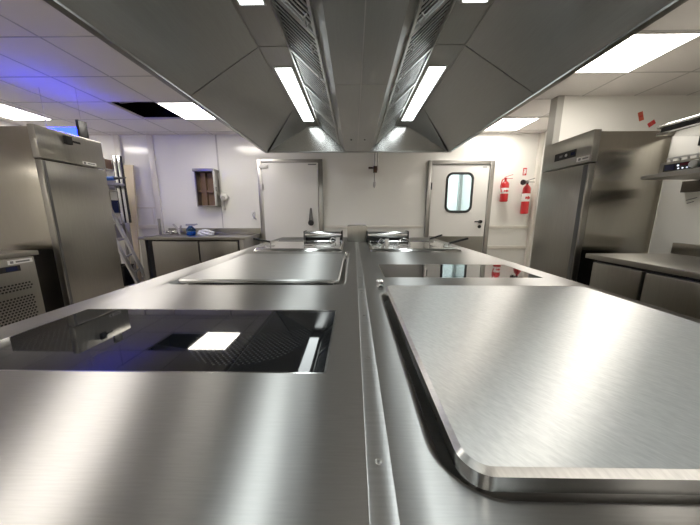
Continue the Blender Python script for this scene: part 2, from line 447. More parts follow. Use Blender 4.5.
# ------------------------------------------------------------------ extraction hood
HC = .043
Y0, Y1 = -.55, 3.70
hood = thing('extraction_hood', 'long stainless steel canopy extraction hood hanging over the cooking island', 'hood', (HC, 1.6, 2.0))
zt = 2.31
for sgn in (-1, 1):
    X = lambda a: HC + sgn * a
    s_ = MB()
    # outer skin, gutter and rim
    prof = [(1.228, 2.46), (1.228, 2.0), (1.19, 2.0), (1.19, 2.02), (1.212, 2.02), (1.205, 2.46)]
    s_.loft([[(X(a), Y0, z) for a, z in prof], [(X(a), Y1, z) for a, z in prof]], True, True)
    s_.done('outer_skirt', 'hood', hood)
    # sloping inner sheets, two lengths with a seam between
    for y0, y1, ty1 in ((Y0 + .03, .4, .4), (.404, 1.996, 1.996), (2.004, 3.655, 3.06)):
        q = MB()
        q.slab([(X(1.19), y0, 2.012), (X(1.19), y1, 2.012), (X(.695), ty1, zt), (X(.695), y0, zt)][::sgn], .002 if sgn > 0 else .002)
        q.done('slope_panel', 'hood', hood)
        q = MB(); q.slab([(X(.692), y0, zt + .004), (X(.692), min(y1, 3.63), zt + .004), (X(.49), min(y1, 3.63), zt + .004), (X(.49), y0, zt + .004)][::sgn], .002)
        q.done('lamp_panel', 'hood', hood)
    # mitred corner sheet
    MB().slab([(X(1.165), 3.657, 2.012), (X(.64), 3.635, zt), (X(.695), 3.06, zt)][::sgn], .002).done('corner_panel', 'hood', hood)
    # end sheet
    MB().slab([(X(1.165), 3.66, 2.012), (X(.20), 3.66, 2.012), (X(.45), 3.637, zt - .002), (X(.638), 3.637, zt - .002)][::sgn], .002).done('end_panel', 'endp', hood)
    # lamps
    for ly0, ly1 in ((-.45, .25), (.45, 1.63), (2.26, 3.43)):
        l = MB(); a0, a1 = .53, .655
        l.box(min(X(a0), X(a1)), max(X(a0), X(a1)), ly0, ly1, zt - .006, zt + .003)
        lf = MB()
        A0, A1 = min(X(a0 - .012), X(a1 + .012)), max(X(a0 - .012), X(a1 + .012))
        lf.box(A0, A1, ly0 - .012, ly0, zt - .004, zt + .003); lf.box(A0, A1, ly1, ly1 + .012, zt - .004, zt + .003)
        lf.box(A0, A0 + .012, ly0, ly1, zt - .004, zt + .003); lf.box(A1 - .012, A1, ly0, ly1, zt - .004, zt + .003)
        fr = lf.done('lamp_frame', 'baffle', hood)
        tag(l.done('lamp_diffuser', 'tube', fr), 'lit white tube lamp cover')
    # baffle filters
    fl = .488
    for k in range(8):
        y1 = 3.60 - .15 - k * fl; y0 = y1 - fl + .006
        if k == 0: y1 = 3.56
        pa, pb = Vector((X(.485), 0, zt - .003)), Vector((X(.225), 0, 2.075))
        d_ = (pb - pa).normalized(); nn = Vector((-d_.z * sgn, 0, d_.x * sgn))
        if nn.z > 0: nn = -nn
        fm = MB()
        yv = Vector((0, 1, 0))
        # frame
        for (o0, o1) in ((0, .022), ((pb - pa).length - .022, (pb - pa).length)):
            p = pa + d_ * (o0 + o1) / 2
            fm.bar(p + yv * y0, p + yv * y1, .022, .018, up=nn)
        for yy in (y0 + .008, y1 - .008):
            fm.bar(pa + yv * yy, pb + yv * yy, .016, .018, up=nn)
        ns = 11; w_ = (y1 - y0 - .04) / ns
        for i in range(ns):
            yy = y0 + .02 + w_ * (i + .5)
            q0 = pa + d_ * .02 + yv * yy; q1 = pb - d_ * .02 + yv * yy
            # folded front channel: flat face with two short lips
            fm.bar(q0, q1, w_ * .27, .004, up=nn)
        flt = fm.done('baffle_filter', 'baffle', hood, smooth=40)
        gap_sheet = MB(); gap_sheet.bar((pa + pb) / 2 + yv * (y0 + .01) - nn * .02, (pa + pb) / 2 + yv * (y1 - .01) - nn * .02, (pb - pa).length - .01, .004, up=nn)
        gap_sheet.done('slat_gap_shade', 'dark', flt)  # black sheet standing in for the shade between the slats
        for yy in (y0 + .1, y1 - .1):
            hm = MB()
            p = pb - d_ * .035 + yv * yy + nn * .012
            hm.tube([p - yv * .03, p - yv * .028 + nn * .02, p + yv * .028 + nn * .02, p + yv * .03], .004, 6)
            hm.done('filter_handle', 'grid', flt)
    # band between filter and centre box
    MB().slab([(X(.224), Y0 + .03, 2.074), (X(.168), Y0 + .03, 2.012), (X(.168), 3.655, 2.012), (X(.224), 3.655, 2.074)][::sgn], .002).done('filter_ledge', 'hood', hood)
    # centre box sheets, with cross seams
    for y0, y1 in ((Y0 + .03, .3), (.303, 1.85), (1.853, 3.655)):
        MB().box(min(X(.0025), X(.168)), max(X(.0025), X(.168)), y0, y1, 2.008, 2.012).done('duct_panel', 'hood', hood)
    MB().cyl((X(.075), 3.1, 2.0), (X(.075), 3.1, 2.0085), .009, n=12).done('plug', 'black', hood)
# backing above everything and end skirts
bk = MB(); bk.box(HC - 1.19, HC + 1.19, Y0 + .02, Y1 - .02, 2.44, 2.46)
bk.box(HC - .004, HC + .004, Y0 + .03, 3.655, 2.012, 2.03)
bk.done('roof_panel', 'grid', hood)
for ya, yb2 in ((Y1 - .02, Y1), (Y0, Y0 + .02)):
    MB().box(HC - 1.19, HC + 1.19, ya, yb2, 2.0, 2.44).done('end_skirt', 'hood', hood)
MB().box(HC - 1.165, HC + 1.165, Y1 - .045, Y1 - .0205, 2.0, 2.011).done('gutter', 'hood', hood)
for xx in (-1.0, 1.0):
    for yy in (0, 1.6, 3.3):
        rods = MB(); rods.cyl((HC + xx, yy, 2.46), (HC + xx, yy, CZ), .006, n=8)
        rods.done('hanger', 'grid', hood)

# ------------------------------------------------------------------ cooking island
IX0, IX1, IY0, IY1, T = -.95, 1.0, -.3, 3.45, .9
JX = .031
isl = thing('cooking_island', 'long double-sided stainless steel cooking island under the hood', 'kitchen island', (.025, 1.6, 0))
body = MB(); body.box(IX0 + .06, IX1 - .06, IY0 + .05, IY1 - .05, .12, .85, .004)
body.done('base_cabinet', 'fridge', isl)
MB().box(IX0 + .12, IX1 - .12, IY0 + .12, IY1 - .12, 0.001, .12).done('plinth', 'frame', isl)
RL = (.0955, .905, .226, 1.02)            # right pan well
LL = (-.83, -.034, 1.09, 1.885)          # left pan well
HL = (-.857, -.053, .455, .794)           # left hob
HR = (.145, .905, 1.235, 1.572)           # right hob
def wt(name, x0, x1, wells, hobs, label):
    q = MB()
    outer = [(x0, IY0, T), (x1, IY0, T), (x1, IY1, T), (x0, IY1, T)]
    holes = []
    for (a, b_, c_, d_, r_) in wells:
        L0 = rr(a, b_, c_, d_, r_, T, 10); holes.append(L0)
        loops = [L0]
        for ins, dz in ((.002, .0003), (.005, .0015), (.009, .005), (.014, .012), (.018, .019), (.020, .030)):
            loops.append(rr(a + ins, b_ - ins, c_ + ins, d_ - ins, max(r_ - ins, .004), T - dz, 10))
        q.loft(loops, cap1=True)
    for (a, b_, c_, d_) in hobs:
        L0 = rr(a, b_, c_, d_, .004, T, 3); holes.append(L0)
        q.loft([L0, [(p[0], p[1], T - .02) for p in L0]], cap1=True)
    q.sheet(outer, holes)
    lo = [(p[0], p[1], T - .045) for p in outer]
    q.loft([outer, lo])
    q.loft([lo, [(min(max(p[0], x0 + .03), x1 - .03), min(max(p[1], IY0 + .03), IY1 - .03), T - .046) for p in outer]])
    o = q.done(name, 'top', isl, smooth=40)
    return tag(o, label)
wt('worktop', IX0, JX - .0005, [(*LL, .05)], [HL], 'left half of the brushed steel top')
wt('worktop', JX + .0005, IX1, [(*RL, .08)], [HR], 'right half of the brushed steel top')
js = MB(); y_ = IY0
js.box(JX - .0152, JX + .0152, IY0, 1.02, T + .0002, T + .003, .0012); js.box(JX - .0152, JX + .0152, 1.024, 2.855, T + .0002, T + .003, .0012)
strip = tag(js.done('joint_strip', 'lidx', isl), 'narrow cover strip screwed down the middle')
for k in range(12):
    yy = .272 + k * .235
    if yy > 2.8: break
    q = MB(); q.lathe([(.0045, 0), (.0045, .0007), (.0035, .0012), (.001, .0012)], (JX, yy, T + .003), n=14)
    q.obox((.006, .0012, .0006), (JX, yy, T + .0044), (0, 0, random.random() * 3))
    q.done('screw', 'frame', strip)

# hobs
def hob(x0, x1, y0, y1, label):
    t = thing('induction_hob', label, 'hob', ((x0 + x1) / 2, (y0 + y1) / 2, T - .019))
    a = rr(x0 + .0045, x1 - .0045, y0 + .0045, y1 - .0045, .003, 0, 3)
    q = MB(); q.loft([[(p[0], p[1], T - .0185) for p in a], [(p[0], p[1], T - .0006) for p in a]], True, True)
    q.done('glass_plate', 'hob', t, smooth=0)
    A = rr(x0 + .001, x1 - .001, y0 + .001, y1 - .001, .003, T - .0005, 3); B = rr(x0 + .0043, x1 - .0043, y0 + .0043, y1 - .0043, .002, T - .0005, 3)
    f = MB(); f.loft([[(p[0], p[1], T - .015) for p in A], A, B, [(p[0], p[1], T - .015) for p in B]]); f.done('seal_frame', 'polish', t, smooth=0)
    return t
hob(*HL, 'wide black glass induction hob in the left worktop, nearest the camera')
hob(*HR, 'black glass induction hob set flush in the right worktop behind the large lid')

# large flat pan lids
def pan(x0, x1, y0, y1, r, side, label, hy, hh):
    t = thing('tilting_pan', label, 'cooking pan', ((x0 + x1) / 2, (y0 + y1) / 2, T - .0295))
    q = MB()
    L = []
    for ins, z in ((.03, T - .0292), (.03, T + .004), (.004, T + .0025), (.0, T + .005), (0, T + hh - .006), (.007, T + hh)):
        L.append(rr(x0 + ins, x1 - ins, y0 + ins, y1 - ins, max(r - ins, .003), z, 8))
    q.loft(L[:2], True, False).done('pan_body', 'frame', t)
    q = MB(); q.loft(L[4:], False, True); ld_ = q.done('lid', 'lid' if side < 0 else 'lidx', t, smooth=18)
    q = MB(); q.loft(L[2:5], True, False); q.done('lid_edge', 'endp', ld_, smooth=40)
    # hinge pin lying in the gutter beside the lid
    xs = x0 - .012 if side < 0 else x1 + .014
    q = MB(); q.cyl((xs, y0 + .12, T - .016), (xs, y1 - .02, T - .016), .0045, n=16); q.done('hinge_pin', 'polish', t)
    q = MB(); q.lathe([(.006, -.012), (.015, -.010), (.017, 0), (.015, .016), (.009, .022)], (xs, hy + .015, T + .0105), n=16)
    q.lathe([(.011, -.012), (.013, 0), (.011, .012)], (xs, hy - .02, T + .008), 'Y', n=16)
    q.done('hinge_cap', 'polish', t)
    return t
pan(.120, .876, .2365, .99, .034, -1, 'large pale square pan lid filling the front right of the island', 1.05, .030)
pan(-.775, -.062, 1.102, 1.86, .02, 1, 'flat wide pan lid in the left worktop behind the black glass hob', 1.84, .020)

# far frying units with polished lids
def fryer(x0, x1, y0, y1, sgn, label, roll, rods_, loops_):
    t = thing('frying_unit', label, 'fryer', ((x0 + x1) / 2, (y0 + y1) / 2, T + .0003))
    q = MB(); L = []
    for ins, dz in ((0, .0004), (0, .008), (.012, .026), (.018, .028), (.026, .028), (.03, .024), (.05, .023)):
        L.append(rr(x0 + ins, x1 - ins, y0 + ins, y1 - ins, .012, T + dz, 4))
    q.loft(L, True, True); q.done('polished_lid', 'polish', t, smooth=25)
    cx = (x0 + x1) / 2 - sgn * .05
    ring = MB(); ring.tube([(cx + .05 * math.cos(a), 2.32 + .09 * math.sin(a), T + .0235) for a in [i * 2 * PI / 32 for i in range(32)]], .0035, 6, True)
    ring.done('steam_vent', 'grid', t)
    rx0, rx1 = roll
    q = MB(); q.box(rx0 - .012, rx1 + .012, 2.82, 2.98, T + .0005, T + .105, .006); hs = q.done('hinge_housing', 'black', t)
    prof = [(2.815 - .03 * math.sin(a), T + .083 - .034 * math.cos(a)) for a in [i * PI / 14 for i in range(15)]] + [(2.90, T + .117), (2.90, T + .106)]
    q = MB(); q.loft([[(rx0, p[0], p[1]) for p in prof], [(rx1, p[0], p[1]) for p in prof]], True, True); tag(q.done('roller_cover', 'polish', hs, smooth=50), 'bright chrome rounded cover')
    for px_ in (rx0 - .012, rx1):
        q = MB(); q.box(px_, px_ + .012, 2.772, 2.92, T + .012, T + .124, .005); q.done('end_cap', 'black', hs)
    for (ax, ay, bx, by, bz) in rods_:
        q = MB(); q.cyl((ax, ay, T + .024), (ax, ay, T + .062), .006, n=10); q.box(ax - .035, ax + .035, ay - .012, ay + .012, T + .0235, T + .029, .002); br = q.done('handle_bracket', 'frame', t)
        q = MB(); q.cyl((ax, ay, T + .058), (bx, by, bz), .0085, n=12, bev=.003); tag(q.done('handle', 'black', br), 'straight black rod handle')
    for kind, ax, ay in loops_:
        q = MB()
        if kind == 'd':
            q.tube([(ax, ay, T + .03), (ax - .04, ay, T + .055), (ax - .015, ay, T + .09), (ax + .035, ay, T + .068)], .006, 8, True)
            q.cyl((ax, ay, T + .024), (ax, ay, T + .04), .012); q.box(ax + .02, ax + .055, ay - .01, ay + .01, T + .024, T + .09, .003)
            q.done('lid_latch', 'alu', t)
        else:
            q.tube([(ax + .055 * math.cos(a), ay, T + .024 + .055 * math.sin(a)) for a in [PI * i / 12 for i in range(13)]], .005, 8)
            q.done('loop_handle', 'polish', t)
    return t
fryer(-.815, -.095, 2.085, 2.74, -1, 'left frying unit with polished lid and one black rod handle', (-.52, -.135),
      [(-.735, 2.3, -.87, 2.26, .99)], [('d', -.185, 2.4)])
fryer(.135, .86, 2.085, 2.74, 1, 'right frying unit with polished lid and two black rod handles', (.145, .565),
      [(.80, 2.22, .95, 2.2, 1.0), (.745, 2.6, .86, 2.58, 1.0)], [('d', .25, 2.3), ('l', .46, 2.42)])
bx = MB(); bx.box(-.072, .140, 2.862, 3.2, T + .0005, 1.075, .006)
tag(bx.done('service_column', 'fridge', None, (.034, 3.03, T)), 'plain steel box standing between the two frying units', 'box')

# ------------------------------------------------------------------ tall fridges
def fridge(xf, dirn, y0, y1, ztop, label, rec, depth=.68):
    """xf: door face x; dirn: +1 when the door looks to +x"""
    xb = xf - dirn * depth; xd = xf - dirn * .055
    t = thing('upright_fridge', label, 'fridge', ((xf + xb) / 2, (y0 + y1) / 2, 0))
    bxx = lambda a, b_: (min(a, b_), max(a, b_))
    q = MB(); q.box(*bxx(xd - dirn * .008, xb), y0 + .01, y1 - .01, .12, ztop - .012, .004); q.done('body', 'side', t)
    q = MB(); q.box(*bxx(xf, xd - dirn * .0075), y0, y1, ztop - .265, ztop + .004, .006); hd = q.done('header_panel', 'fridge', t)
    q = MB(); q.box(*bxx(xf, xd), y0, y1, .15, ztop - .279, .008); dr = q.done('door', 'fridge', t)
    q = MB(); q.box(*bxx(xf + dirn * .0015, xf - dirn * .02), y0 + .012, y0 + rec, .17, ztop - .285, .002); q.done('handle_recess', 'gunmetal', dr)
    q = MB(); q.box(*bxx(xd - dirn * .0005, xd - dirn * .0075), y0 + .02, y1 - .02, .16, ztop - .29); q.done('door_seal', 'rubber', t)
    for yy in (y0 + .06, y1 - .06):
        for xx in (xd - dirn * .06, xb + dirn * .06):
            q = MB(); q.cyl((xx, yy, 0.001), (xx, yy, .12), .025); q.done('foot', 'frame', t)
    return t, hd, dr
F1, h1, d1_ = fridge(-2.68, 1, 2.33, 2.93, 1.94, 'tall steel fridge on the left below the blue glowing fly trap', .034)
F2, h2, d2_ = fridge(2.08, -1, 2.475, 3.085, 1.92, 'tall steel fridge on the right with a strongly mirrored side', .06)
# left header: black controller, small text, badge
q = MB(); q.box(-2.679, -2.652, 2.545, 2.605, 1.84, 1.91, .003); q.done('controller', 'dark', h1)
q = MB(); q.box(-2.679, -2.676, 2.63, 2.70, 1.868, 1.886); q.done('display', 'dark', h1)
q = MB(); q.box(-2.679, -2.676, 2.69, 2.83, 1.685, 1.715); pl = q.done('badge', 'white', h1)
q = MB(); q.box(-2.676, -2.6755, 2.70, 2.722, 1.69, 1.709); q.box(-2.676, -2.6755, 2.74, 2.815, 1.695, 1.704); q.done('badge_print', 'grey', pl)
# right header
q = MB(); q.box(2.076, 2.079, 2.64, 2.905, 1.73, 1.80); cp = q.done('controller', 'black', h2)
q = MB(); q.box(2.0752, 2.0758, 2.65, 2.70, 1.75, 1.78); q.done('display', 'display', cp)
q = MB(); q.cyl((2.0735, 2.755, 1.765), (2.0758, 2.755, 1.765), .014, n=14); q.done('button', 'alu', cp)
q = MB(); q.box(2.0752, 2.0758, 2.80, 2.84, 1.755, 1.775); q.done('symbol', 'grey', cp)
q = MB(); q.box(2.0765, 2.079, 2.485, 2.62, 1.675, 1.715); pl = q.done('badge', 'white', h2)
q = MB(); q.box(2.0757, 2.0763, 2.575, 2.60, 1.684, 1.704); q.box(2.0757, 2.0763, 2.495, 2.555, 1.688, 1.70); q.done('badge_print', 'grey', pl)

# fly trap hanging from the ceiling just beyond the fridge
ft = thing('insect_trap', 'black-ended fly trap with glowing blue panel above the left fridge', 'insect trap', (-3.24, 3.11, 1.97))
q = MB(); q.box(-3.42, -3.05, 3.07, 3.17, 1.97, 1.98); q.done('housing', 'black', ft)
for xa, zc in ((-3.05, 2.215), (-3.45, 2.12)):
    q = MB(); q.box(xa, xa + .03, 3.06, 3.16, 1.965, zc, .004); ec = q.done('end_cap', 'black', ft)
    q = MB(); q.cyl((xa + .015, 3.11, zc - .001), (xa + .015, 3.11, CZ - .001), .0015, n=6); q.done('hanging_wire', 'grid', ec)
q = MB(); q.box(-3.419, -3.051, 3.085, 3.15, 2.05, 2.145, .01); q.done('glow_panel', 'uv', ft)
q = MB(); q.cyl((-3.419, 3.085, 2.025), (-3.051, 3.085, 2.025), .013, n=12); q.done('lamp_tube', 'uvcyan', ft)

# ------------------------------------------------------------------ left undercounter fridge
uf = thing('undercounter_fridge', 'low counter fridge with perforated grilles at the left edge', 'counter fridge', (-3.0, 1.4, 0))
q = MB(); q.box(-3.34, -2.66, .6, 2.16, .862, .90, .006); q.done('counter_top', 'fridge', uf)
q = MB(); q.box(-3.32, -2.70, .62, 2.12, .1, .861); q.done('body', 'side', uf)
q = MB(); q.box(-2.6995, -2.668, 1.56, 2.125, .12, .858, .004); mp_ = q.done('machine_panel', 'fridge', uf)
for ya, yb2 in ((.63, 1.09), (1.10, 1.55)):
    q = MB(); q.box(-2.6995, -2.668, ya, yb2, .12, .84, .006); q.done('door', 'fridge', uf)
q = MB(); q.box(-2.6675, -2.664, 1.6, 2.02, .755, .80); cp = q.done('control_strip', 'black', mp_)
q = MB(); q.box(-2.6638, -2.6632, 1.93, 2.0, .762, .793); q.done('display', 'display', cp)
q = MB(); q.cyl((-2.6638, 1.88, .778), (-2.661, 1.88, .778), .01, n=12); q.done('button', 'alu', cp)
q = MB(); q.box(-2.6675, -2.6655, 1.95, 2.11, .812, .845); pl = q.done('badge', 'white', mp_)
q = MB(); q.box(-2.6654, -2.6648, 1.965, 1.985, .818, .838); q.box(-2.6654, -2.6648, 2.0, 2.09, .822, .834); q.done('badge_print', 'grey', pl)
for (z0, z1, ya, yb2) in ((.60, .685, 1.7, 2.085), (.36, .56, 1.74, 2.08)):
    q = MB(); n1 = int((yb2 - ya) / .022); n2 = int((z1 - z0) / .022)
    for i in range(n1):
        for j in range(n2):
            y = ya + (i + (.5 if j % 2 else 0)) * .022; z = z0 + j * .022
            q.box(-2.6676, -2.6665, y, y + .013, z, z + .013)
    tag(q.done('grille', 'black', mp_, smooth=0), 'perforated vent of small square holes')
q = MB(); q.box(-3.3, -2.72, .65, 2.1, 0.001, .1); q.done('plinth', 'black', uf)
q = MB(); q.box(-3.3, -2.735, 2.121, 2.155, .1, .86); q.done('dark_gap_fill', 'black', uf)  # black slab stands in for the dark gap before the tall fridge

# ------------------------------------------------------------------ right counter
rc = thing('counter_cabinet', 'low steel cabinet counter with flush doors along the right', 'counter', (2.36, 1.0, 0))
q = MB(); q.box(1.985, 2.735, -.6, 2.26, .83, .87, .006); q.box(2.70, 2.7385, -.6, 2.262, .8705, .962, .003); q.done('counter_top', 'fridge', rc)
q = MB(); q.box(2.045, 2.72, -.58, 2.22, .1, .829); q.done('body', 'black', rc)
for ya, yb2 in ((1.82, 2.2), (1.28, 1.795), (.76, 1.26), (.2, .74), (-.5, .18)):
    q = MB(); q.box(2.005, 2.044, ya, yb2, .14, .805, .006); q.done('door', 'fridge', rc)
q = MB(); q.box(2.10, 2.7, -.5, 2.15, 0.001, .1); q.done('plinth', 'black', rc)

# wall shelves above it
us = thing('wall_shelf', 'upper steel wall shelf with rounded edges at the right', 'shelf', (2.55, 1.2, 1.80))
q = MB(); q.box(2.35, 2.735, .1, 2.24, 1.845, 1.87, .01, 3); q.done('shelf_board', 'polish', us)
q = MB(); q.box(2.375, 2.735, .1, 2.225, 1.815, 1.8445); q.done('shadow_gap', 'black', us)
q = MB(); q.box(2.35, 2.735, .1, 2.235, 1.795, 1.8145, .007, 3); q.done('lower_rail', 'polish', us)
q = MB(); q.box(2.66, 2.7395, .1, 2.21, 1.72, 1.7945, .003); q.done('wall_bracket', 'black', us)
hs = thing('heated_shelf', 'lower heated steel shelf with black control strip on the right wall', 'shelf', (2.52, 1.2, 1.46))
q = MB(); q.box(2.31, 2.735, .1, 2.12, 1.50, 1.575, .004); q.done('shelf_body', 'fridge', hs)
q = MB(); q.box(2.26, 2.735, .1, 2.2, 1.465, 1.497, .006); q.done('front_ledge', 'fridge', hs)
q = MB(); q.box(2.305, 2.3095, .2, 2.09, 1.508, 1.558); cs = q.done('control_strip', 'black', hs)
q = MB(); q.box(2.3035, 2.3047, 2.02, 2.08, 1.515, 1.553); q.done('display', 'display', cs)
q = MB(); q.box(2.3035, 2.3047, 1.93, 1.99, 1.534, 1.556); q.done('heat_display', plain('dark red display', (.09, .015, .025), .2), cs)
for i, yy in enumerate((1.995, 1.97, 1.945)):
    q = MB(); q.cyl((2.302, yy, 1.519), (2.3048, yy, 1.519), .005, n=10); q.done('push_button', 'amber', cs)
q = MB(); q.cyl((2.302, 2.0, 1.540), (2.3048, 2.0, 1.540), .006, n=10); q.done('push_button', 'amber', cs)
for yy in (1.90, 1.82, 1.74, 1.66):
    q = MB(); q.cyl((2.28, yy, 1.534), (2.3048, yy, 1.534), .024, .028, n=18, bev=.003); q.done('knob', 'alu', cs)
q = MB()
q.bar((2.33, .1, 1.6), (2.33, 2.1, 1.6), .012, .012)
for i in range(40): q.cyl((2.33, .12 + i * .05, 1.575), (2.33, .12 + i * .05, 1.6), .007, n=8)
q.done('gallery_rail', 'alu', hs)
q = MB(); q.box(2.70, 2.7395, .1, 2.29, 1.375, 1.463, .003); q.done('back_rail', plain('dark bronze', (.06, .05, .04), .4), hs)
# small black scratches where something was fixed on the wall
q = MB()
for (ya, za, yb2, zb) in ((2.27, 1.31, 2.2, 1.33), (2.26, 1.285, 2.215, 1.30)): q.bar((2.7394, ya, za), (2.7394, yb2, zb), .001, .006)
sc_ = q.done('scuff_mark', 'grey', None, (2.7394, 2.24, 1.3)); sc_['kind'] = 'structure'

# stickers
def sticker(x, z, rot, w_, h_, label, mat):
    q = MB(); q.obox((w_, .002, h_), (x, 3.4188, z), (0, rot, 0)); o = q.done('sticker', mat, None, (x, 3.4188, z)); tag(o, label, 'sticker')
    q = MB(); q.obox((w_ * .6, .001, h_ * .14), (x, 3.4173, z), (0, rot, 0)); q.done('print', 'redp' if mat == 'orange' else 'orange', o)
sticker(3.385, 2.335, -.35, .055, .10, 'upright red sticker on the wall above the right fridge', 'orange')
sticker(3.525, 2.255, .95, .05, .085, 'tilted red sticker beside the upper wall shelf', 'redp')

# ------------------------------------------------------------------ fire extinguishers
def ext(x, z0, z1, r, label, horn):
    y = WB - .10
    t = thing('fire_extinguisher', label, 'fire extinguisher', (x, y, z0))
    H = z1 - z0
    q = MB(); q.lathe([(r * .8, 0), (r * .97, .012), (r, .03), (r, H * .80), (r * .92, H * .87), (r * .6, H * .94), (r * .32, H * .97), (r * .3, H)], (x, y, z0)); q.done('cylinder', 'red', t)
    q = MB(); q.lathe([(r * 1.004, 0), (r * 1.012, .002), (r * 1.012, H * .26), (r * 1.004, H * .26 + .002)], (x, y, z0 + H * (.38 if not horn else .42))); lb = q.done('paper_label', 'white', t)
    q = MB()
    for i in range(5):
        a = -PI / 2 + .5 - i * .25
        zz = z0 + H * (.40 if not horn else .44)
        q.obox((.02, .002, H * (.05 + .03 * (i % 3))), (x + r * 1.02 * math.cos(a), y + r * 1.02 * math.sin(a), zz + H * .1), (0, 0, a + PI / 2))
    q.done('label_print', 'redp', lb)
    q = MB(); q.cyl((x, y, z1 - .005), (x, y, z1 + .045), r * .28, n=12)
    q.bar((x - .03, y - .01, z1 + .035), (x + .10, y - .03, z1 + .03), .014, .008); q.bar((x - .03, y - .01, z1 + .05), (x + .10, y - .03, z1 + .095), .014, .008)
    q.done('valve_lever', 'black' if horn else 'red', t)
    if horn:
        q = MB(); q.cyl((x - .02, y - .02, z1 + .035), (x - .065, y - .045, z1 + .028), .017, .03, n=16)
        q.cyl((x - .065, y - .045, z1 + .028), (x - .125, y - .075, z1 + .02), .032, .045, n=18); q.done('discharge_horn', 'black', t)
    else:
        q = MB(); q.tube([(x - .02, y - .03, z1 + .03), (x - .07, y - .03, z1 + .01), (x - .085, y - .02, z1 - .1), (x - .07, y - .03, z1 - .2)], .009); q.done('hose', 'red', t)
    q = MB(); q.box(x - .02, x + .02, y + r, WB - .0005, z0 + H * .6, z0 + H * .75); q.done('wall_hook', 'frame', t)
ext(2.62, 1.41, 1.77, .063, 'short red fire extinguisher hanging nearest the white door', False)
ext(3.0, 1.20, 1.71, .062, 'taller red fire extinguisher with black horn, farther from the door', True)
q = MB(); q.box(2.95, 3.03, WB - .004, WB - .0005, 1.86, 2.0); sg = q.done('safety_sign', 'white', None, (2.99, WB, 1.86)); tag(sg, 'small red and white sign above the taller extinguisher', 'sign')
q = MB(); q.box(2.957, 3.023, WB - .0055, WB - .0042, 1.867, 1.993); q.done('red_field', 'redp', sg)
q = MB(); q.box(2.972, 2.99, WB - .007, WB - .0058, 1.88, 1.95); q.box(2.995, 3.012, WB - .007, WB - .0058, 1.9, 1.97); q.obox((.03, .001, .012), (2.985, WB - .0064, 1.962), (0, .5, 0)); q.done('pictogram', 'white', sg)

# ------------------------------------------------------------------ sink counter by the back wall
sk = thing('sink_counter', 'steel washing counter with two doors at the back left', 'sink counter', (-2.55, 4.45, 0))
q = MB(); q.box(-3.43, -1.72, 4.12, WB - .002, .795, .84, .006); q.box(-3.43, -1.72, WB - .03, WB - .002, .8405, .945, .004); q.done('counter_top', 'fridge', sk)
q = MB(); q.box(-3.36, -1.78, 4.17, WB - .01, .1, .794); q.done('body', 'black', sk)
for x0, x1 in ((-3.22, -2.49), (-2.46, -1.85)):
    q = MB(); q.box(x0, x1, 4.135, 4.169, .14, .77, .005); q.done('door', 'fridge', sk)
for x0, x1 in ((-3.41, -3.33), (-1.82, -1.75)):
    q = MB(); q.box(x0, x1, 4.13, WB - .02, 0.001, .7945, .004); q.done('side_post', 'frame', sk)
q = MB(); q.box(-3.3, -1.85, 4.2, WB - .05, 0.001, .1); q.done('plinth', 'frame', sk)
tp = thing('mixer_tap', 'low chrome mixer tap at the left end of the washing counter', 'tap', (-3.25, 4.65, .8402))
q = MB(); q.cyl((-3.45 + .03, 4.62, .841), (-3.42, 4.62, 1.12), .022, bev=.004); q.done('column', 'frame', tp)
q = MB(); q.cyl((-3.25, 4.65, .841), (-3.25, 4.65, .91), .028); q.cyl((-3.34, 4.65, .89), (-3.16, 4.65, .89), .02); q.done('valve_body', 'polish', tp)
for xx in (-3.35, -3.15):
    q = MB(); q.cyl((xx, 4.62, .89), (xx, 4.68, .89), .028, n=8); q.done('handle', 'polish', tp)
q = MB(); q.tube([(-3.08, 4.62, .842), (-3.085, 4.6, .93), (-3.14, 4.57, 1.03)], .018); q.tube([(-3.08, 4.62, .88), (-3.03, 4.58, .95), (-3.0, 4.56, 1.0)], .014)
q.done('spray_head', 'grid', tp)
bt = thing('spray_bottle', 'clear bottle of blue cleaning liquid on the washing counter', 'bottle', (-2.8, 4.5, .8402))
q = MB(); q.lathe([(.06, 0), (.07, .01), (.07, .10), (.05, .13), (.03, .15), (.03, .16)], (-2.8, 4.5, .841)); q.done('body', 'bluglass', bt)
q = MB(); q.lathe([(.052, 0), (.055, .006), (.055, .05)], (-2.8, 4.5, .85)); q.done('liquid', 'blue', bt)
q = MB(); q.box(-2.87, -2.73, 4.48, 4.52, 1.0015, 1.035, .006); q.cyl((-2.74, 4.5, 1.02), (-2.68, 4.5, 1.03), .012); q.done('spray_head', 'lilac', bt)
# crumpled plastic bag
b = bmesh.new(); bmesh.ops.create_icosphere(b, subdivisions=4, radius=1)
for v_ in b.verts:
    n_ = math.sin(v_.co.x * 7 + 3 * math.sin(v_.co.y * 5)) * .12 + math.sin(v_.co.z * 9 + v_.co.x * 6) * .1
    v_.co = v_.co * (1 + n_)
    v_.co = Vector((v_.co.x * .13, v_.co.y * .08, max(v_.co.z * .06, -.035)))
q = MB(); q._merge(b, Matrix.Translation((-2.55, 4.5, .876))); tag(q.done('plastic_bag', plain('crumpled white plastic', (.7, .72, .78), .25), None, (-2.55, 4.5, .841), smooth=20), 'crumpled whitish plastic bag right of the blue bottle', 'bag')

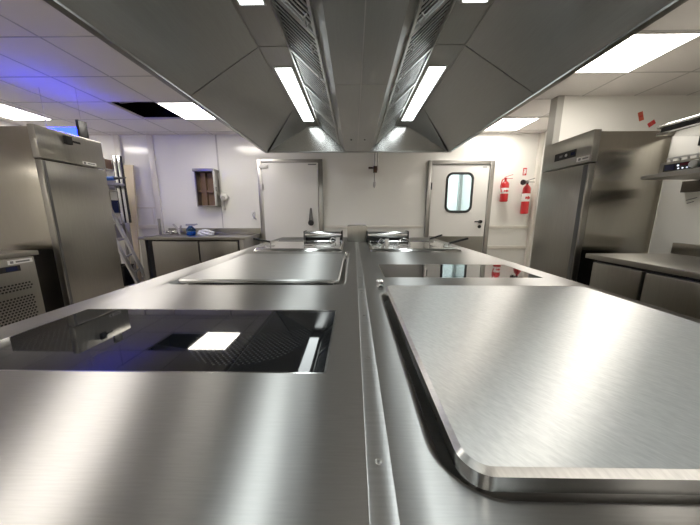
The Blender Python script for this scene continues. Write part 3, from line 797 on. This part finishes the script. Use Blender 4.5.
# wall cabinet, open
wc = thing('wall_cabinet', 'small open steel wall box with a brown inside', 'cabinet', (-2.57, WB - .1, 1.33))
q = MB(); X0, X1, Z0, Z1, YY = -2.77, -2.42, 1.33, 1.92, WB - .16
q.box(X0, X0 + .02, YY, WB - .0005, Z0, Z1); q.box(X1 - .02, X1, YY, WB - .0005, Z0, Z1); q.box(X0, X1, YY, WB - .0005, Z0, Z0 + .02); q.box(X0 - .02, X1 + .01, YY - .02, WB - .0005, Z1, Z1 + .05, .01)
q.done('case', 'frame', wc)
q = MB(); q.box(X0 + .02, X1 - .02, WB - .03, WB - .001, Z0 + .02, Z1); q.done('back_panel', 'brown', wc)
q = MB(); q.box(-2.66, -2.62, WB - .09, WB - .0305, Z0 + .02, Z1 - .001); q.box(X0 + .02, X1 - .02, WB - .08, WB - .0305, 1.58, 1.61); q.done('inner_rail', 'brown', wc)
q = MB(); q.obox((.018, .15, .57), (X1 + .036, YY - .075, 1.63), (0, 0, .33), .003); dd = q.done('door', 'alu', wc)
q = MB(); q.obox((.03, .04, .07), (X1 + .055, YY - .085, 1.62), (0, 0, .33)); q.done('lock', 'grey', dd)
q = MB(); q.lathe([(.06, 0), (.07, .02), (.065, .06), (.045, .075)], (-2.335, WB - .001, 1.5), 'Y')
for v_ in q.bm.verts: v_.co.y = 2 * (WB - .001) - v_.co.y
rd = tag(q.done('wall_sounder', 'white', None, (-2.335, WB, 1.42)), 'round white fitting on the wall right of the open box', 'wall fitting')
q = MB(); q.cyl((-2.335, WB - .09, 1.48), (-2.335, WB - .077, 1.48), .035); q.done('lens', 'grid', rd)
q = MB(); q.cyl((-2.35, WB - .03, 1.3), (-2.35, WB - .03, 1.43), .006, n=8); q.lathe([(.012, 0), (.02, .01), (.014, .05)], (-2.35, WB - .03, 1.27)); q.done('pull_cord', 'grid', rd)
q = MB(); q.tube([(-2.40, WB - .012, CZ - .005), (-2.40, WB - .012, 1.75), (-2.395, WB - .02, 1.6)], .007, 8); tag(q.done('cable', 'grid', None, (-2.4, WB - .012, 1.6)), 'thin grey cable running down the wall to the open box', 'cable')
wk = thing('wall_hook', 'small metal hook on the wall left of the cold room door', 'hook', (-1.83, WB - .02, 1.13))
q = MB(); q.box(-1.87, -1.80, WB - .015, WB - .0005, 1.12, 1.26, .004); q.done('plate', 'white', wk)
q = MB(); q.tube([(-1.83, WB - .015, 1.22), (-1.83, WB - .07, 1.19), (-1.80, WB - .085, 1.13), (-1.77, WB - .06, 1.11)], .014); q.done('hook_arm', 'alu', wk)

# hanging pipe with valve
vp = thing('pipe_valve', 'vertical pipe with a dark valve on the wall between the doors', 'pipe', (.37, WB - .05, 1.66))
q = MB(); q.cyl((.36, WB - .04, 1.75), (.36, WB - .04, CZ - .005), .011, n=12); q.cyl((.41, WB - .03, 1.95), (.41, WB - .03, CZ - .005), .011, n=12); q.done('pipe', 'frame', vp)
q = MB(); q.box(.335, .40, WB - .08, WB - .01, 1.91, 2.02, .006); q.bar((.33, WB - .06, 1.99), (.25, WB - .06, 1.99), .02, .03); q.done('valve', plain('dark brass', (.07, .045, .03), .35, .6), vp)
q = MB(); q.lathe([(.004, 0), (.018, .03), (.026, .05), (.02, .08), (.026, .1), (.014, .11)], (.36, WB - .04, 1.65)); q.done('nozzle', 'grid', vp)

# ------------------------------------------------------------------ clutter behind the left fridge
ld = thing('step_ladder', 'aluminium step ladder standing behind the left fridge', 'ladder', (-4.0, 4.3, 0))
apex = (-4.33, 1.78)
for yy, x0, xa in ((4.08, -3.46, -4.15), (4.5, -3.67, -4.33)):
    q = MB(); q.bar((x0, yy, 0.01), (xa, yy, apex[1]), .06, .03, up=(1, 0, 0)); q.done('stile', 'alu', ld)
    q = MB(); q.bar((-4.86, yy, 0.01), (xa - .02, yy, apex[1]), .02, .045, up=(0, 1, 0)); q.done('rear_leg', 'alu', ld)
    for xx in (x0, -4.86):
        q = MB(); q.box(xx - .03, xx + .03, yy - .035, yy + .035, 0.0005, .03, .005); q.done('foot_cap', 'black', ld)
for i in range(1, 7):
    z = i * .26; t_ = z / apex[1]
    q = MB(); q.bar((-3.46 - .69 * t_, 4.11, z), (-3.67 - .66 * t_, 4.47, z), .025, .02); q.done('tread', 'alu', ld)
q = MB(); q.box(-4.36, -3.86, 4.07, 4.53, 1.66, 1.70, .006); tag(q.done('platform', 'lilac', ld), 'grey top platform')
cg = thing('caulking_gun', 'blue cartridge gun with dark tip lying on the ladder top', 'tool', (-3.9, 4.2, 1.7015))
q = MB(); q.cyl((-4.02, 4.2, 1.736), (-3.72, 4.2, 1.745), .033, bev=.004); q.done('barrel', 'blue', cg)
q = MB(); q.cyl((-3.72, 4.2, 1.745), (-3.54, 4.2, 1.752), .022, .008, n=14); q.done('nozzle', 'black', cg)
q = MB(); q.bar((-3.99, 4.2, 1.703), (-4.04, 4.2, 1.75), .03, .04); q.done('grip', 'navy', cg)
q = MB(); q.slab([(-4.08, 4.62, .001), (-3.90, 4.62, .001), (-3.90, 4.81, 2.05), (-4.08, 4.81, 2.05)], .022)
tag(q.done('wooden_board', 'board', None, (-3.95, 4.6, 0)), 'long pale board leaning on the wall left of the washing counter', 'board')
sp = thing('steel_profile', 'tall upright polished steel profile beside the pale board', 'metal profile', (-3.94, 4.56, 0))
for xa, xb in ((-4.02, -3.975), (-3.945, -3.90)):
    q = MB(); q.box(xa, xb, 4.555, 4.595, 1.05, 2.15, .004); q.done('flange', 'polish', sp)
q = MB(); q.box(-3.975, -3.945, 4.565, 4.59, 1.05, 2.15); q.box(-3.90, -3.885, 4.565, 4.59, 1.05, 2.15); q.done('web', 'black', sp)
q = MB(); q.box(-3.99, -3.92, 4.565, 4.59, 0.001, 1.0499); q.done('stem', 'frame', sp)
rk = thing('storage_rack', 'open steel storage rack half hidden behind the left fridge', 'rack', (-4.5, 4.65, 0))
for xx in (-4.95, -4.27):
    for yy in (4.62, 4.82):
        q = MB(); q.box(xx, xx + .03, yy, yy + .03, 0.001, 2.14); q.done('post', 'frame', rk)
for zz in (.25, .75, 1.2, 1.6, 1.95):
    q = MB(); q.box(-4.92, -4.24, 4.62, 4.85, zz, zz + .02); q.done('shelf', 'alu', rk)
for (x, z, wx_, h_, mat, nm, lb, ct) in (
        (-4.37, 1.971, .2, .16, 'card', 'carton', 'brown carton on the top shelf of the rack', 'box'),
        (-4.37, 1.621, .18, .2, 'lilac', 'crate', 'grey plastic crate on the second highest rack shelf', 'crate'),
        (-4.37, 1.221, .2, .22, 'navy', 'crate', 'dark blue plastic crate on the middle rack shelf', 'crate'),
        (-4.38, .771, .22, .25, 'lilac', 'crate', 'grey plastic crate on a low rack shelf behind the ladder', 'crate')):
    q = MB(); q.box(x - wx_ / 2, x + wx_ / 2, 4.64, 4.81, z, z + h_, .006)
    if nm == 'crate':
        q.box(x - wx_ / 2 - .01, x + wx_ / 2 + .01, 4.63, 4.815, z + h_ - .03, z + h_ - .001, .004)
    else:
        q.box(x - .02, x + .02, 4.638, 4.812, z + .002, z + h_ + .001)
    tag(q.done(nm, mat, None, (x, 4.72, z)), lb, ct)
q = MB(); L = [rr(-4.04 - g_, -3.86 + g_, 4.24 - g_, 4.44 + g_, .03, z, 4) for g_, z in ((0, .001), (.02, .33), (.028, .332), (.028, .345), (.016, .346), (0, .03))]
q.loft(L, True, True); tag(q.done('waste_bin', 'black', None, (-3.95, 4.34, 0)), 'black plastic bin on the floor under the ladder', 'bin')

# ------------------------------------------------------------------ world, camera, view
wd = bpy.data.worlds.new('World'); S.world = wd; wd.use_nodes = True
wd.node_tree.nodes['Background'].inputs['Color'].default_value = (.5, .5, .52, 1)
wd.node_tree.nodes['Background'].inputs['Strength'].default_value = .05
cam = bpy.data.cameras.new('camera'); co = bpy.data.objects.new('camera', cam); COL.objects.link(co)
co.location = (0, 0, 1.2)
cam.sensor_width = 36; cam.lens = 263 / 700 * 36; cam.clip_start = .02
co.rotation_euler = (PI / 2 - math.atan(48.5 / 263), 0, math.radians(.857))
S.camera = co
S.view_settings.view_transform = 'Standard'; S.view_settings.look = 'None'
S.view_settings.exposure = 0.6; S.view_settings.gamma = 1; S.view_settings.use_curve_mapping = False
S.cycles.max_bounces = 10; S.cycles.glossy_bounces = 6; S.cycles.diffuse_bounces = 5
S.cycles.use_denoising = True
S.cycles.denoising_input_passes = 'RGB_ALBEDO_NORMAL'; S.cycles.denoising_prefilter = 'ACCURATE'
S.cycles.sample_clamp_indirect = 6
